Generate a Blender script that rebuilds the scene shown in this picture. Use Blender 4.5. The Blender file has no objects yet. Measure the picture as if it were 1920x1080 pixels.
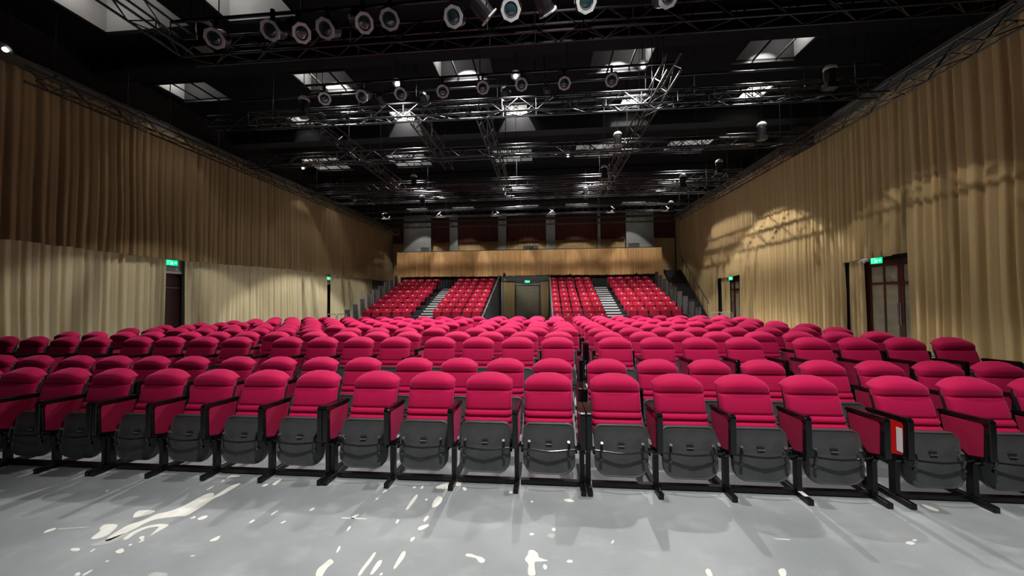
import bpy, bmesh, math, random
from mathutils import Vector, Matrix
R_ = math.radians
scn = bpy.context.scene
COL = scn.collection
rnd = random.Random(7)

# ------------------------------------------------------------------ camera
F_PX, PITCH, ROLL, YAW, CAM_H = 680.0, .026, .009, .085, 1.689
c_, s_ = math.cos, math.sin
r0 = Vector((c_(YAW), s_(YAW), 0)); f0 = Vector((-s_(YAW), c_(YAW), 0)); zz = Vector((0, 0, 1))
FWD = c_(PITCH)*f0 + s_(PITCH)*zz
up0 = -s_(PITCH)*f0 + c_(PITCH)*zz
RGT = c_(ROLL)*r0 - s_(ROLL)*up0
UPV = s_(ROLL)*r0 + c_(ROLL)*up0
CAM = Vector((0, 0, CAM_H))
cd = bpy.data.cameras.new('camera'); cam = bpy.data.objects.new('camera', cd); COL.objects.link(cam)
cd.sensor_width = 36; cd.lens = 36*F_PX/1920; cd.clip_end = 200
m = Matrix((RGT, UPV, -FWD)).transposed().to_4x4(); m.translation = CAM
cam.matrix_world = m
scn.camera = cam

# ------------------------------------------------------------------ world, exposure
w = bpy.data.worlds.new('world'); scn.world = w; w.use_nodes = True
w.node_tree.nodes['Background'].inputs[0].default_value = (.75, .85, 1, 1)
w.node_tree.nodes['Background'].inputs[1].default_value = .004
scn.view_settings.view_transform = 'Standard'
scn.view_settings.look = 'None'
scn.view_settings.gamma = 1
scn.view_settings.use_curve_mapping = False
scn.view_settings.exposure = 0.0
LAMP_COL = (1.0, .97, .93)

def spot(name, loc, power, size=150, blend=.4, target=None, radius=.12, color=LAMP_COL):
    l = bpy.data.lights.new(name, 'SPOT'); l.energy = power; l.spot_size = R_(size); l.spot_blend = blend
    l.shadow_soft_size = radius; l.color = color
    o = bpy.data.objects.new(name, l); COL.objects.link(o); o.location = loc
    d = (Vector(target)-Vector(loc)) if target else Vector((0, 0, -1))
    o.rotation_euler = d.to_track_quat('-Z', 'Y').to_euler()
    return o

# stage working lights hung above and behind the camera position
STAGE = [((.6, .1, 7.4), 1900, 74, .8, (.6, 2.8, 0)), ((-4.5, -.5, 7.4), 130, 80, .8, (-2.8, 3.0, 0)), ((5.5, -.5, 7.4), 140, 80, .8, (3.6, 3.0, 0)),
         ((.6, 3.6, 8.3), 1100, 110, .8, (.4, 6.5, 0))]
for loc, pw, sz, bl, tg in STAGE:
    spot('stage_light', loc, pw, sz, bl, tg, radius=.1)

# added spots without fixtures, brightening the balcony curtain
for x in (-9.6, -6.2, -2.8, .6, 4.0, 7.2):
    spot('balcony_fill', (x, 20.9, 6.95), 650, 42, .25, (x*.98, 26.4, 4.1), radius=.05)

# ------------------------------------------------------------------ pixel -> plane helper (real 3D points)
def ray(x, y):
    return FWD*F_PX + RGT*(x-960) + UPV*(540-y)
def at(x, y, axis, val):
    d = ray(x, y); t = (val-CAM[axis])/d[axis]; return CAM + d*t

# ------------------------------------------------------------------ materials
def mat(name, color, rough=.6, metal=0, noise=None, emit=None, sheen=0, bump=None, spec=.5, coat=0, alpha=None, trans=0):
    M = bpy.data.materials.new(name); M.use_nodes = True; nt = M.node_tree; b = nt.nodes['Principled BSDF']
    b.inputs['Base Color'].default_value = (*color, 1); b.inputs['Roughness'].default_value = rough
    b.inputs['Metallic'].default_value = metal; b.inputs['Specular IOR Level'].default_value = spec
    if sheen:
        b.inputs['Sheen Weight'].default_value = sheen; b.inputs['Sheen Roughness'].default_value = .45
        b.inputs['Sheen Tint'].default_value = (1, .18, .42, 1)
    if coat: b.inputs['Coat Weight'].default_value = coat
    if trans: b.inputs['Transmission Weight'].default_value = trans
    if emit: b.inputs['Emission Color'].default_value = (*emit[0], 1); b.inputs['Emission Strength'].default_value = emit[1]
    tc = nt.nodes.new('ShaderNodeTexCoord')
    if noise:
        sc, amt, c2 = noise[:3]
        n = nt.nodes.new('ShaderNodeTexNoise'); n.inputs['Scale'].default_value = sc; n.inputs['Detail'].default_value = 6
        mp = nt.nodes.new('ShaderNodeMapping'); mp.inputs['Scale'].default_value = noise[3] if len(noise) > 3 else (1, 1, 1)
        nt.links.new(tc.outputs['Object'], mp.inputs[0]); nt.links.new(mp.outputs[0], n.inputs['Vector'])
        rp = nt.nodes.new('ShaderNodeValToRGB'); rp.color_ramp.elements[0].position = .5-amt; rp.color_ramp.elements[1].position = .5+amt
        rp.color_ramp.elements[0].color = (*color, 1); rp.color_ramp.elements[1].color = (*c2, 1)
        nt.links.new(n.outputs['Fac'], rp.inputs[0]); nt.links.new(rp.outputs[0], b.inputs['Base Color'])
    if bump:
        n = nt.nodes.new('ShaderNodeTexNoise'); n.inputs['Scale'].default_value = bump[0]; n.inputs['Detail'].default_value = 3
        nt.links.new(tc.outputs['Object'], n.inputs['Vector'])
        bp = nt.nodes.new('ShaderNodeBump'); bp.inputs['Strength'].default_value = bump[1]; bp.inputs['Distance'].default_value = .01
        nt.links.new(n.outputs['Fac'], bp.inputs['Height']); nt.links.new(bp.outputs[0], b.inputs['Normal'])
    return M

M = {}
M['velvet'] = mat('velvet', (.50, .004, .070), .8, noise=(5, .25, (.41, .003, .057)), sheen=.45, bump=(300, .15), spec=.2)
M['velvet_panel_shaded'] = mat('velvet_panel_shaded', (.28, .004, .038), .8, sheen=.2, bump=(300, .15), spec=.2)  # armrest pads: same velvet, with shade put into a darker colour
M['tier_red'] = mat('tier_red', (.46, .004, .034), .75, noise=(4, .3, (.38, .003, .028)), sheen=.3, spec=.3)
M['gray_plastic'] = mat('gray_plastic', (.074, .076, .08), .42, noise=(7, .25, (.05, .052, .055)), bump=(250, .12))
M['shell'] = mat('shell', (.012, .012, .014), .5, bump=(200, .1))
M['black_gloss'] = mat('black_gloss', (.004, .004, .0045), .14, noise=(20, .3, (.006, .006, .0065)), spec=.45)
M['black_metal'] = mat('black_metal', (.004, .004, .0045), .36, noise=(12, .3, (.006, .006, .0065)), spec=.35)
M['chrome'] = mat('chrome', (.45, .46, .48), .22, .9, noise=(15, .3, (.38, .39, .4)))
M['bar_metal'] = mat('bar_metal', (.10, .10, .10), .2, .9, noise=(9, .3, (.08, .08, .08)))
M['truss_metal'] = mat('truss_metal', (.075, .075, .08), .28, .9, noise=(6, .3, (.04, .04, .045)))
M['ceiling_black'] = mat('ceiling_black', (.0055, .0055, .007), .8, noise=(2, .25, (.004, .004, .005)), spec=.12)
M['beam_dark'] = mat('beam_dark', (.020, .020, .022), .75, noise=(3, .25, (.016, .016, .017)), spec=.2)
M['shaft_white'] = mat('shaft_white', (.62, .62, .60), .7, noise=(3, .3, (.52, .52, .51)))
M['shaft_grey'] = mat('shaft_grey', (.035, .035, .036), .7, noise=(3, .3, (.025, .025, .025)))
M['curtain'] = mat('curtain', (.58, .42, .21), .85, noise=(1.6, .2, (.50, .35, .165), (1, 1, .25)), bump=(60, .2), spec=.2)
M['curtain_upper_shaded'] = mat('curtain_upper_shaded', (.34, .235, .12), .85, noise=(1.6, .2, (.28, .19, .092), (1, 1, .25)), bump=(60, .2), spec=.2)  # shade high on the left wall put into a darker brown
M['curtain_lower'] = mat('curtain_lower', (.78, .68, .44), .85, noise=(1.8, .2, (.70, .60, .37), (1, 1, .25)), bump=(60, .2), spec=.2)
M['curtain_orange'] = mat('curtain_orange', (.68, .42, .19), .85, noise=(1.6, .2, (.58, .34, .145), (1, 1, .25)), bump=(60, .2), spec=.2)
M['curtain_back_shaded'] = mat('curtain_back_shaded', (.10, .03, .025), .85, noise=(2, .2, (.08, .025, .02)), bump=(60, .2), spec=.2)  # top of the back-wall curtain, its shade coloured in as maroon
M['wall_grey'] = mat('wall_grey', (.42, .43, .41), .8, noise=(1.2, .2, (.36, .37, .36)), bump=(40, .05))
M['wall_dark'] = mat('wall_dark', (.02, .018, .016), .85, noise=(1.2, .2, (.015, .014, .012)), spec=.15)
M['column_grey'] = mat('column_grey', (.36, .37, .35), .8, noise=(1.5, .2, (.31, .32, .31)))
M['strip'] = mat('strip', (.13, .12, .105), .8, noise=(1.5, .2, (.11, .10, .088)))
M['door_wood'] = mat('door_wood', (.075, .014, .008), .35, noise=(3, .2, (.045, .009, .006), (1, 1, .15)))
M['door_maroon'] = mat('door_maroon', (.045, .014, .014), .45, noise=(3, .2, (.035, .011, .012)))
M['frosted'] = mat('frosted', (.27, .235, .15), .5, noise=(3, .15, (.21, .18, .115), (1, .3, 2)))
M['steel_rail'] = mat('steel_rail', (.62, .63, .64), .4, .6, noise=(8, .3, (.36, .37, .38)))
M['panel_mesh'] = mat('panel_mesh', (.10, .105, .105), .6, noise=(60, .1, (.06, .063, .063)))
M['tier_black'] = mat('tier_black', (.012, .012, .013), .55, noise=(5, .3, (.018, .018, .019)))
M['tier_carpet'] = mat('tier_carpet', (.03, .03, .032), .9, noise=(40, .2, (.02, .02, .022)))
M['nosing'] = mat('nosing', (.75, .76, .76), .4, noise=(10, .3, (.68, .69, .69)))
M['paint_white'] = mat('paint_white', (.80, .80, .74), .7, noise=(14, .2, (.66, .66, .61)))
M['paint_greyish'] = mat('paint_greyish', (.46, .46, .44), .7, noise=(14, .2, (.36, .37, .36)))
M['lens'] = mat('lens', (.03, .06, .07), .06, 0, noise=(3, .3, (.02, .05, .06)), spec=1, coat=1)
M['lamp_frame'] = mat('lamp_frame', (.80, .84, .84), .5, noise=(9, .3, (.42, .46, .46)))
M['lamp_body'] = mat('lamp_body', (.014, .014, .015), .4, noise=(9, .3, (.02, .02, .02)))
M['dome_white'] = mat('dome_white', (.65, .65, .62), .4, noise=(9, .3, (.55, .55, .52)))
M['lamp_on'] = mat('lamp_on', (1, 1, 1), .5, emit=((1, .95, .86), 60))
M['lamp_soft'] = mat('lamp_soft', (1, 1, 1), .5, emit=((1, .96, .9), 6))
M['exit_green'] = mat('exit_green', (.0, .3, .12), .5, emit=((.0, 1.0, .34), 1.1))
M['exit_white'] = mat('exit_white', (.5, .9, .7), .5, emit=((.35, 1.0, .65), 1.5))
M['red_gloss'] = mat('red_gloss', (.70, .012, .012), .3, noise=(5, .3, (.60, .01, .01)))
M['paper'] = mat('paper', (.75, .73, .76), .6, noise=(5, .3, (.7, .68, .71)))
M['lacing'] = mat('lacing', (.02, .02, .021), .4, .3, noise=(6, .3, (.015, .015, .016)))
M['hanger'] = mat('hanger', (.05, .05, .05), .4, .6, noise=(9, .3, (.04, .04, .04)))
# painted floor: grey paint with scuffs
def floor_mat():
    Mt = bpy.data.materials.new('floor_paint'); Mt.use_nodes = True; nt = Mt.node_tree; b = nt.nodes['Principled BSDF']
    tc = nt.nodes.new('ShaderNodeTexCoord')
    def nz(scale, det, stretch=(1, 1, 1)):
        mp = nt.nodes.new('ShaderNodeMapping'); mp.inputs['Scale'].default_value = stretch
        n = nt.nodes.new('ShaderNodeTexNoise'); n.inputs['Scale'].default_value = scale; n.inputs['Detail'].default_value = det
        nt.links.new(tc.outputs['Object'], mp.inputs[0]); nt.links.new(mp.outputs[0], n.inputs['Vector']); return n
    a = nz(1.4, 7); rp = nt.nodes.new('ShaderNodeValToRGB')
    rp.color_ramp.elements[0].position = .33; rp.color_ramp.elements[0].color = (.225, .247, .257, 1)
    rp.color_ramp.elements[1].position = .68; rp.color_ramp.elements[1].color = (.325, .348, .358, 1)
    nt.links.new(a.outputs['Fac'], rp.inputs[0])
    s2 = nz(3.2, 9, (1, 1.4, 1)); r2 = nt.nodes.new('ShaderNodeValToRGB')
    r2.color_ramp.elements[0].position = .55; r2.color_ramp.elements[0].color = (0, 0, 0, 1)
    r2.color_ramp.elements[1].position = .8; r2.color_ramp.elements[1].color = (.4, .4, .4, 1)
    nt.links.new(s2.outputs['Fac'], r2.inputs[0])
    mx = nt.nodes.new('ShaderNodeMix'); mx.data_type = 'RGBA'; mx.inputs[7].default_value = (.52, .53, .52, 1)
    nt.links.new(r2.outputs[0], mx.inputs[0]); nt.links.new(rp.outputs[0], mx.inputs[6])
    nt.links.new(mx.outputs[2], b.inputs['Base Color'])
    rr = nt.nodes.new('ShaderNodeMapRange'); rr.inputs[3].default_value = .38; rr.inputs[4].default_value = .6
    nt.links.new(a.outputs['Fac'], rr.inputs[0]); nt.links.new(rr.outputs[0], b.inputs['Roughness'])
    bp = nt.nodes.new('ShaderNodeBump'); bp.inputs['Strength'].default_value = .06; bp.inputs['Distance'].default_value = .01
    nt.links.new(s2.outputs['Fac'], bp.inputs['Height']); nt.links.new(bp.outputs[0], b.inputs['Normal'])
    return Mt
M['floor'] = floor_mat()

# ------------------------------------------------------------------ object helpers
def link_mesh(name, bm, m_, parent=None, smooth=False):
    me = bpy.data.meshes.new(name); bm.normal_update(); bm.to_mesh(me); bm.free()
    if smooth:
        for p in me.polygons: p.use_smooth = True
    me.materials.append(M[m_]) if isinstance(m_, str) else [me.materials.append(M[k]) for k in m_]
    o = bpy.data.objects.new(name, me); COL.objects.link(o)
    if parent: o.parent = parent
    return o
def thing(name, label, cat, loc=(0, 0, 0), rz=0, group=None):
    o = bpy.data.objects.new(name, None); COL.objects.link(o); o.location = loc; o.rotation_euler = (0, 0, rz)
    o.empty_display_size = .1
    o['label'] = label; o['category'] = cat
    if group: o['group'] = group
    return o
def tag(o, label, cat, group=None):
    o['label'] = label; o['category'] = cat
    if group: o['group'] = group
    return o
def struct(name, bm, m_, parent=None, smooth=False):
    o = link_mesh(name, bm, m_, parent, smooth)
    if not parent: o['kind'] = 'structure'
    return o
def box(bm, x0, x1, y0, y1, z0, z1, bev=0):
    v = [bm.verts.new((x, y, z)) for z in (z0, z1) for (x, y) in ((x0, y0), (x1, y0), (x1, y1), (x0, y1))]
    fs = [(0, 3, 2, 1), (4, 5, 6, 7), (0, 1, 5, 4), (1, 2, 6, 5), (2, 3, 7, 6), (3, 0, 4, 7)]
    faces = [bm.faces.new([v[i] for i in f]) for f in fs]
    if bev:
        es = {e for f in faces for e in f.edges}
        bmesh.ops.bevel(bm, geom=list(es), offset=bev, segments=2, affect='EDGES', profile=.5)
def BX(*a, bev=0):
    bm = bmesh.new(); box(bm, *a, bev=bev); return bm
def tube(bm, pts, r, n=6, cap=True):
    pts = [Vector(p) for p in pts]; rings = []
    for i, p in enumerate(pts):
        d = (pts[min(i+1, len(pts)-1)]-pts[max(i-1, 0)]).normalized()
        a = d.orthogonal().normalized() if i == 0 else (a - d*a.dot(d)).normalized()
        b = d.cross(a)
        rr = r[i] if isinstance(r, (list, tuple)) else r
        rings.append([bm.verts.new(p + (a*math.cos(2*math.pi*k/n) + b*math.sin(2*math.pi*k/n))*rr) for k in range(n)])
    for i in range(len(rings)-1):
        for k in range(n):
            bm.faces.new((rings[i][k], rings[i][(k+1) % n], rings[i+1][(k+1) % n], rings[i+1][k]))
    if cap:
        bm.faces.new(rings[0][::-1]); bm.faces.new(rings[-1])
def TB(pts, r, n=6):
    bm = bmesh.new(); tube(bm, pts, r, n); return bm
def prism(bm, poly, x0, x1, axis='x'):
    """poly of 2D points extruded along axis; axis x: (y,z), axis y: (x,z), axis z: (x,y)"""
    def P(a, p): return {'x': (a, p[0], p[1]), 'y': (p[0], a, p[1]), 'z': (p[0], p[1], a)}[axis]
    A = [bm.verts.new(P(x0, p)) for p in poly]; B = [bm.verts.new(P(x1, p)) for p in poly]
    n = len(poly)
    bm.faces.new(A[::-1]); bm.faces.new(B)
    for i in range(n): bm.faces.new((A[i], A[(i+1) % n], B[(i+1) % n], B[i]))
def PR(*a, bev=0):
    bm = bmesh.new(); prism(bm, *a)
    bmesh.ops.recalc_face_normals(bm, faces=bm.faces)
    if bev: bmesh.ops.bevel(bm, geom=list(bm.edges), offset=bev, segments=2, affect='EDGES', profile=.5)
    return bm
def copy_tree(o, parent=None):
    c = o.copy(); COL.objects.link(c)
    if parent: c.parent = parent
    for ch in KIDS.get(o.name, []): copy_kid(ch, c)
    return c
def copy_kid(o, p):
    c = o.copy(); COL.objects.link(c); c.parent = p
    for g in KIDS.get(o.name, []): copy_kid(g, c)
KIDS = {}
def register(o):
    KIDS[o.name] = list(o.children)
    for ch in o.children: register(ch)
ORD = ['first', 'second', 'third', 'fourth', 'fifth', 'sixth', 'seventh', 'eighth', 'ninth', 'tenth', 'eleventh', 'twelfth',
       'thirteenth', 'fourteenth', 'fifteenth', 'sixteenth', 'seventeenth', 'eighteenth', 'nineteenth', 'twentieth']

# ------------------------------------------------------------------ room shell
XL, XR, YB, YF, ZC, ZR = -12.75, 10.5, 29.5, -4.0, 8.6, 10.1
struct('floor', BX(XL-1.5, XR+1.5, YF, YB+1, -.2, 0), 'floor')
floor = bpy.data.objects['floor']
struct('raised_floor', BX(-9.0, 5.9, 4.76, 12.2, .002, .172, bev=.006), 'floor')

def wall_with_holes(name, x, holes, m_, thick=.25, sgn=1):
    # wall in the YZ plane at x (room side), with door holes (y0,y1,z1)
    bm = bmesh.new(); ys = [YF]; x0, x1 = (x, x+thick*sgn); x0, x1 = min(x0, x1), max(x0, x1)
    y = YF
    for (a, b, z) in holes:
        box(bm, x0, x1, y, a, 0, ZR); box(bm, x0, x1, a, b, z, ZR); y = b
    box(bm, x0, x1, y, YB+.3, 0, ZR)
    return struct(name, bm, m_)
wall_with_holes('wall_left', XL, [(10.5, 12.0, 2.72), (19.9, 21.6, 2.66)], 'wall_grey', sgn=-1)
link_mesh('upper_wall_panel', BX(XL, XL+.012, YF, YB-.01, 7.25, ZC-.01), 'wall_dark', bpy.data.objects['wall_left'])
wall_with_holes('wall_right', XR, [(10.55, 12.85, 2.75), (20.0, 22.2, 2.66)], 'wall_dark', sgn=1)
struct('wall_back', BX(XL, XR, YB, YB+.3, 0, ZR), 'wall_dark')

# ------------------------------------------------------------------ ceiling with lit shafts
OP = []   # cx, cy, w, d
def op_px(x, y, w_, d_):
    p = at(x, y, 2, ZC); OP.append((p.x, p.y, w_, d_))
for x, y in ((362, 172), (612, 153), (870, 130), (1164, 113), (1452, 92)): op_px(x, y, 1.7, 1.0)
for x, y in ((560, 225), (755, 219), (968, 206), (1188, 188), (1418, 172)): op_px(x, y, .8, .9)
for x, y in ((612, 308), (768, 301), (961, 293), (1117, 282), (1290, 273)): op_px(x, y, 1.9, 1.7)
for x, y in ((660, 341), (810, 340), (955, 337), (1100, 329), (1250, 325)): op_px(x, y, 1.5, 1.0)
for x, y in ((782, 399), (868, 397), (988, 393), (1082, 389), (1188, 385)):
    p = at(x, y, 1, 27.3); OP.append((p.x, 27.3, 1.7, 1.5))
OP.append((-10.0, 7.55, 2.4, 1.5)); op_px(456, 2, 1.8, 1.2)
rects = [(cx-a/2, cx+a/2, cy-b/2, cy+b/2) for cx, cy, a, b in OP]
xs = sorted({XL-.3, XR+.3} | {v for r in rects for v in r[:2]}); ys = sorted({YF, YB+.3} | {v for r in rects for v in r[2:]})
bm = bmesh.new()
for j in range(len(ys)-1):
    y0, y1 = ys[j], ys[j+1]; ym = (y0+y1)/2
    act = sorted([r for r in rects if r[2] < ym < r[3]])
    x = XL-.3
    for r in act:
        if r[0] > x: box(bm, x, r[0], y0, y1, ZC, ZC+.06)
        x = max(x, r[1])
    box(bm, x, XR+.3, y0, y1, ZC, ZC+.06)
struct('ceiling', bm, 'ceiling_black')
ceil = bpy.data.objects['ceiling']
struct('ceiling_roof', BX(XL-.3, XR+.3, YF, YB+.3, ZR, ZR+.1), 'ceiling_black')
# each opening: a recessed light well hung in the soffit
row_of = {}
for i, ((cx, cy, a, b), r) in enumerate(zip(OP, rects)):
    x0, x1, y0, y1 = r; h = .95; z0 = ZC+.001; z1 = ZC+h; t = .03
    side = 'left' if cx < 0 else 'right'
    if i in (25, 26) or cy < 8: row, big = 'nearest', 'wide'
    elif cy < 12 and a > 1: row, big = 'front', 'wide'
    elif cy < 14.5: row, big = 'second', 'small'
    elif i < 15: row, big = 'third', 'wide'
    elif i < 20: row, big = 'fourth', 'wide'
    else: row, big = 'last', 'wide'
    k = row_of.get(row, 0); row_of[row] = k+1
    names5 = ['first', 'second', 'third', 'fourth', 'fifth', 'sixth', 'seventh', 'eighth']
    idx = k % 8
    T = thing('light_well', f"{big} lit recess in the black ceiling, {names5[idx]} from left in the {row} row of recesses", 'ceiling light', (cx, cy, ZC), group=f'ceiling light wells, {row} row')
    hx, hy = a/2, b/2
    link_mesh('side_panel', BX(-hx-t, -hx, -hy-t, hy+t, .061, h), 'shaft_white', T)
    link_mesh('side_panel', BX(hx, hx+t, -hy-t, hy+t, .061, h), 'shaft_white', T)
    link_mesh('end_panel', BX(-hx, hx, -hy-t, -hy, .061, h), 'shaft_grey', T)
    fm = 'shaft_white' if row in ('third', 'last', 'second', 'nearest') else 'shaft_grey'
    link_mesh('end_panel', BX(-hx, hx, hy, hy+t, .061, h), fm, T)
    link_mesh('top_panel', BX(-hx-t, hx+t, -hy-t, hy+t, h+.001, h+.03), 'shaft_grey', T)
    if big == 'wide' and row in ('front', 'third'):
        for q in (-.17, .2): link_mesh('cross_bar', BX(q*a-.02, q*a+.02, -hy+.003, hy-.003, .02, .056), 'ceiling_black', T)
    # rim strip
    for q in (hy, -hy-.04):
        link_mesh('rim', BX(-hx-.05, hx+.05, q, q+.04, -.04, -.001), 'hanger' if row != 'nearest' else 'ceiling_black', T)
    bm = bmesh.new(); tube(bm, [(-.12, 0, h-.1), (.12, 0, h-.1)], .05, 10)
    link_mesh('lamp_tube', bm, 'lamp_soft', T)
    en, ang = {'nearest': (8, 50), 'front': (1200, 90), 'second': (500, 84), 'third': (2900, 88), 'fourth': (1200, 100), 'last': (420, 70)}[row]
    if cx < -9 and row != 'last': ang = 60; en *= .10
    if cx > 6.5 and row in ('front', 'second'): en *= .55; ang = 84
    spot('well_light', (cx, cy, ZC+h-.16), en, ang, .12, radius=.06)
    l = bpy.data.lights.new('well_fill', 'POINT'); l.color = LAMP_COL; l.shadow_soft_size = .1; l.energy = 14 if row == 'front' else (9 if row == 'nearest' else 15)
    o = bpy.data.objects.new('well_fill', l); COL.objects.link(o); o.location = (cx+(.34*a if cx > 1 else -.34*a), cy-b*.15, ZC+.6)  # added fill light, set close to whiten the outer shaft side

# down-stand beams across the ceiling
for i, (yb, d, z0) in enumerate(((8.9, .5, 8.05), (13.6, .5, 8.0), (19.4, .5, 7.95), (24.0, .5, 7.95))):
    struct('ceiling_beam', BX(XL+.25, XR-.2, yb, yb+d, z0, ZC-.052), 'ceiling_black' if i == 0 else 'beam_dark')
# pelmet strips above the curtains
struct('trim_1', BX(XL+.0, XL+.22, 3.0, YB, 7.22, 7.62), 'strip')
struct('trim_2', BX(XR-.22, XR, YF, YB, 7.72, 8.1), 'strip')
# ------------------------------------------------------------------ curtains
def fold_profile(s, seed, fold):
    ph = math.pi*s/fold + .9*math.sin(s*1.7+seed) + .5*math.sin(s*4.3+seed*2)
    a = abs(math.sin(ph))**.55*1.5 - .9
    a += .22*math.sin(2*math.pi*s/(fold*2.6)+seed) + .16*math.sin(2*ph*1.5+seed)
    return a
def curtain(name, label, mat_, p0, p1, z0, z1, inward, fold=.2, amp=.05, seed=0., hem=None, top=None, nz=7, group=None, pinch=1., cat='curtain', notch=None, parent=None):
    p0 = Vector((*p0, 0)); p1 = Vector((*p1, 0)); L = (p1-p0).length; d = (p1-p0)/L; nrm = Vector((*inward, 0))
    n = max(10, int(L/fold*12)); bm = bmesh.new(); grid = []
    for i in range(n+1):
        s = L*i/n; colv = []
        zb = z0 + (hem(s) if hem else .012*math.sin(s*3.1+seed)+.008*math.sin(s*11))
        zt = z1 + (top(s) if top else 0)
        for j in range(nz+1):
            t = j/nz; z = zb+(zt-zb)*t
            if notch and j == 0: z += notch(s)
            aa = amp*(1.0-.35*t)
            drift = .03*math.sin(z*1.3+s*2+seed)*(1-t)
            off = fold_profile(s+.02*math.sin(z*1.1+s), seed, fold)*aa
            ss = s + drift*.6
            p = p0 + d*ss + nrm*(off+amp+.01); p.z = z
            colv.append(bm.verts.new(p))
        grid.append(colv)
    for i in range(n):
        for j in range(nz):
            bm.faces.new((grid[i][j], grid[i+1][j], grid[i+1][j+1], grid[i][j+1]))
    o = link_mesh(name, bm, mat_, parent, smooth=True)
    if not parent: tag(o, label, cat, group)
    return o
xl = XL+.02
step = lambda s: .05*math.sin(s*.55) + .012*math.sin(s*7)
curtain('curtain', 'tall upper tan curtain hanging along the left wall', 'curtain_upper_shaded', (xl+.17, 3.0), (xl+.17, 16.65), 3.12, 7.3, (1, 0), .21, .085, 1.0, hem=step, group=None, nz=9)
curtain('curtain', 'tall upper tan curtain on left wall, rearmost length near the balcony', 'curtain_upper_shaded', (xl+.17, 16.7), (xl+.17, 29.2), 3.08, 7.3, (1, 0), .21, .085, 3.0, hem=lambda s: .1-.012*s+.01*math.sin(s*7), nz=9)
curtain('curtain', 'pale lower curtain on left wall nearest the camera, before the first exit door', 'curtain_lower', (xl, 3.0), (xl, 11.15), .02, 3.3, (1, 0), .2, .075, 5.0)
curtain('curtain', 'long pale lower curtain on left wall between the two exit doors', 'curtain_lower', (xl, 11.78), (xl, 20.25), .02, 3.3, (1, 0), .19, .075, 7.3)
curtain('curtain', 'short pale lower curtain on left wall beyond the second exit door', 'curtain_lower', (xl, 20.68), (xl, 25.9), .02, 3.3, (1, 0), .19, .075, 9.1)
xr = XR-.02
curtain('curtain', 'tall tan curtain on right wall nearest the camera, before the glazed door', 'curtain', (xr, 1.0), (xr, 11.2), .02, 7.8, (-1, 0), .24, .09, 2.2, nz=10)
curtain('curtain', 'tan curtain above the near glazed door on the right wall', 'curtain', (xr, 11.2), (xr, 13.45), 2.86, 7.8, (-1, 0), .24, .09, 2.2+7.4, hem=lambda s: -.06*min(1, s)+.02*math.sin(s*5), nz=8)
curtain('curtain', 'narrow tan curtain drawn back beside the near glazed door', 'curtain', (xr+.05, 12.78), (xr+.05, 13.35), .02, 2.95, (-1, 0), .16, .04, 4.4)
curtain('curtain', 'tall tan curtain on right wall between the two glazed doors', 'curtain', (xr, 13.45), (xr, 20.15), .02, 7.8, (-1, 0), .22, .085, 6.1, nz=9)
curtain('curtain', 'tan curtain above the far door on the right wall', 'curtain', (xr, 20.15), (xr, 22.5), 2.78, 7.8, (-1, 0), .22, .085, 6.1, hem=lambda s: -.07*min(1, s), nz=8)
curtain('curtain', 'narrow tan curtain hanging inside the far right doorway', 'curtain', (xr+.05, 21.35), (xr+.05, 22.3), .02, 2.85, (-1, 0), .17, .04, 4.9)
curtain('curtain', 'tall tan curtain on right wall just beyond the far door', 'curtain', (xr, 22.5), (xr, 25.4), .02, 7.8, (-1, 0), .22, .085, 8.1, nz=9)
curtain('curtain', 'brown curtain on right wall at the far corner behind the steel stair', 'curtain', (xr+.0, 25.55), (xr+.0, 29.3), 1.1, 7.8, (-1, 0), .22, .05, 9.7, nz=9)
# ------------------------------------------------------------------ doors
def exit_sign(loc, rz, label):
    T = thing('exit_sign', label, 'exit sign', loc, rz)
    link_mesh('housing', BX(-.20, .20, .012, .05, -.10, .10, bev=.006), 'lamp_body', T)
    fpan = link_mesh('lit_panel', BX(-.19, .19, 0, .011, -.09, .09), 'exit_green', T)
    bm = bmesh.new()   # running figure and doorway
    box(bm, -.15, -.135, -.004, -.001, -.07, .07); box(bm, -.15, -.05, -.004, -.001, .058, .07); box(bm, -.065, -.05, -.004, -.001, -.07, .07)
    prism(bm, [(-.01, .04), (.005, .055), (.02, .04), (.005, .025)], -.004, -.001, 'y')
    prism(bm, [(-.02, .02), (.02, .02), (.045, -.01), (.03, -.015), (.01, .005), (.02, -.03), (.05, -.07), (.03, -.07), (0, -.03), (-.03, -.07), (-.05, -.06), (-.02, -.02)], -.004, -.001, 'y')
    prism(bm, [(.08, .015), (.12, .015), (.12, .04), (.165, 0), (.12, -.04), (.12, -.015), (.08, -.015)], -.004, -.001, 'y')
    bmesh.ops.recalc_face_normals(bm, faces=bm.faces)
    link_mesh('pictogram', bm, 'exit_white', fpan)
    link_mesh('hanger_rod', BX(-.15, -.14, .02, .03, .10, .28), 'lamp_body', T)
    link_mesh('hanger_rod', BX(.14, .15, .02, .03, .10, .28), 'lamp_body', T)
    return T
SG = 1
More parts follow.
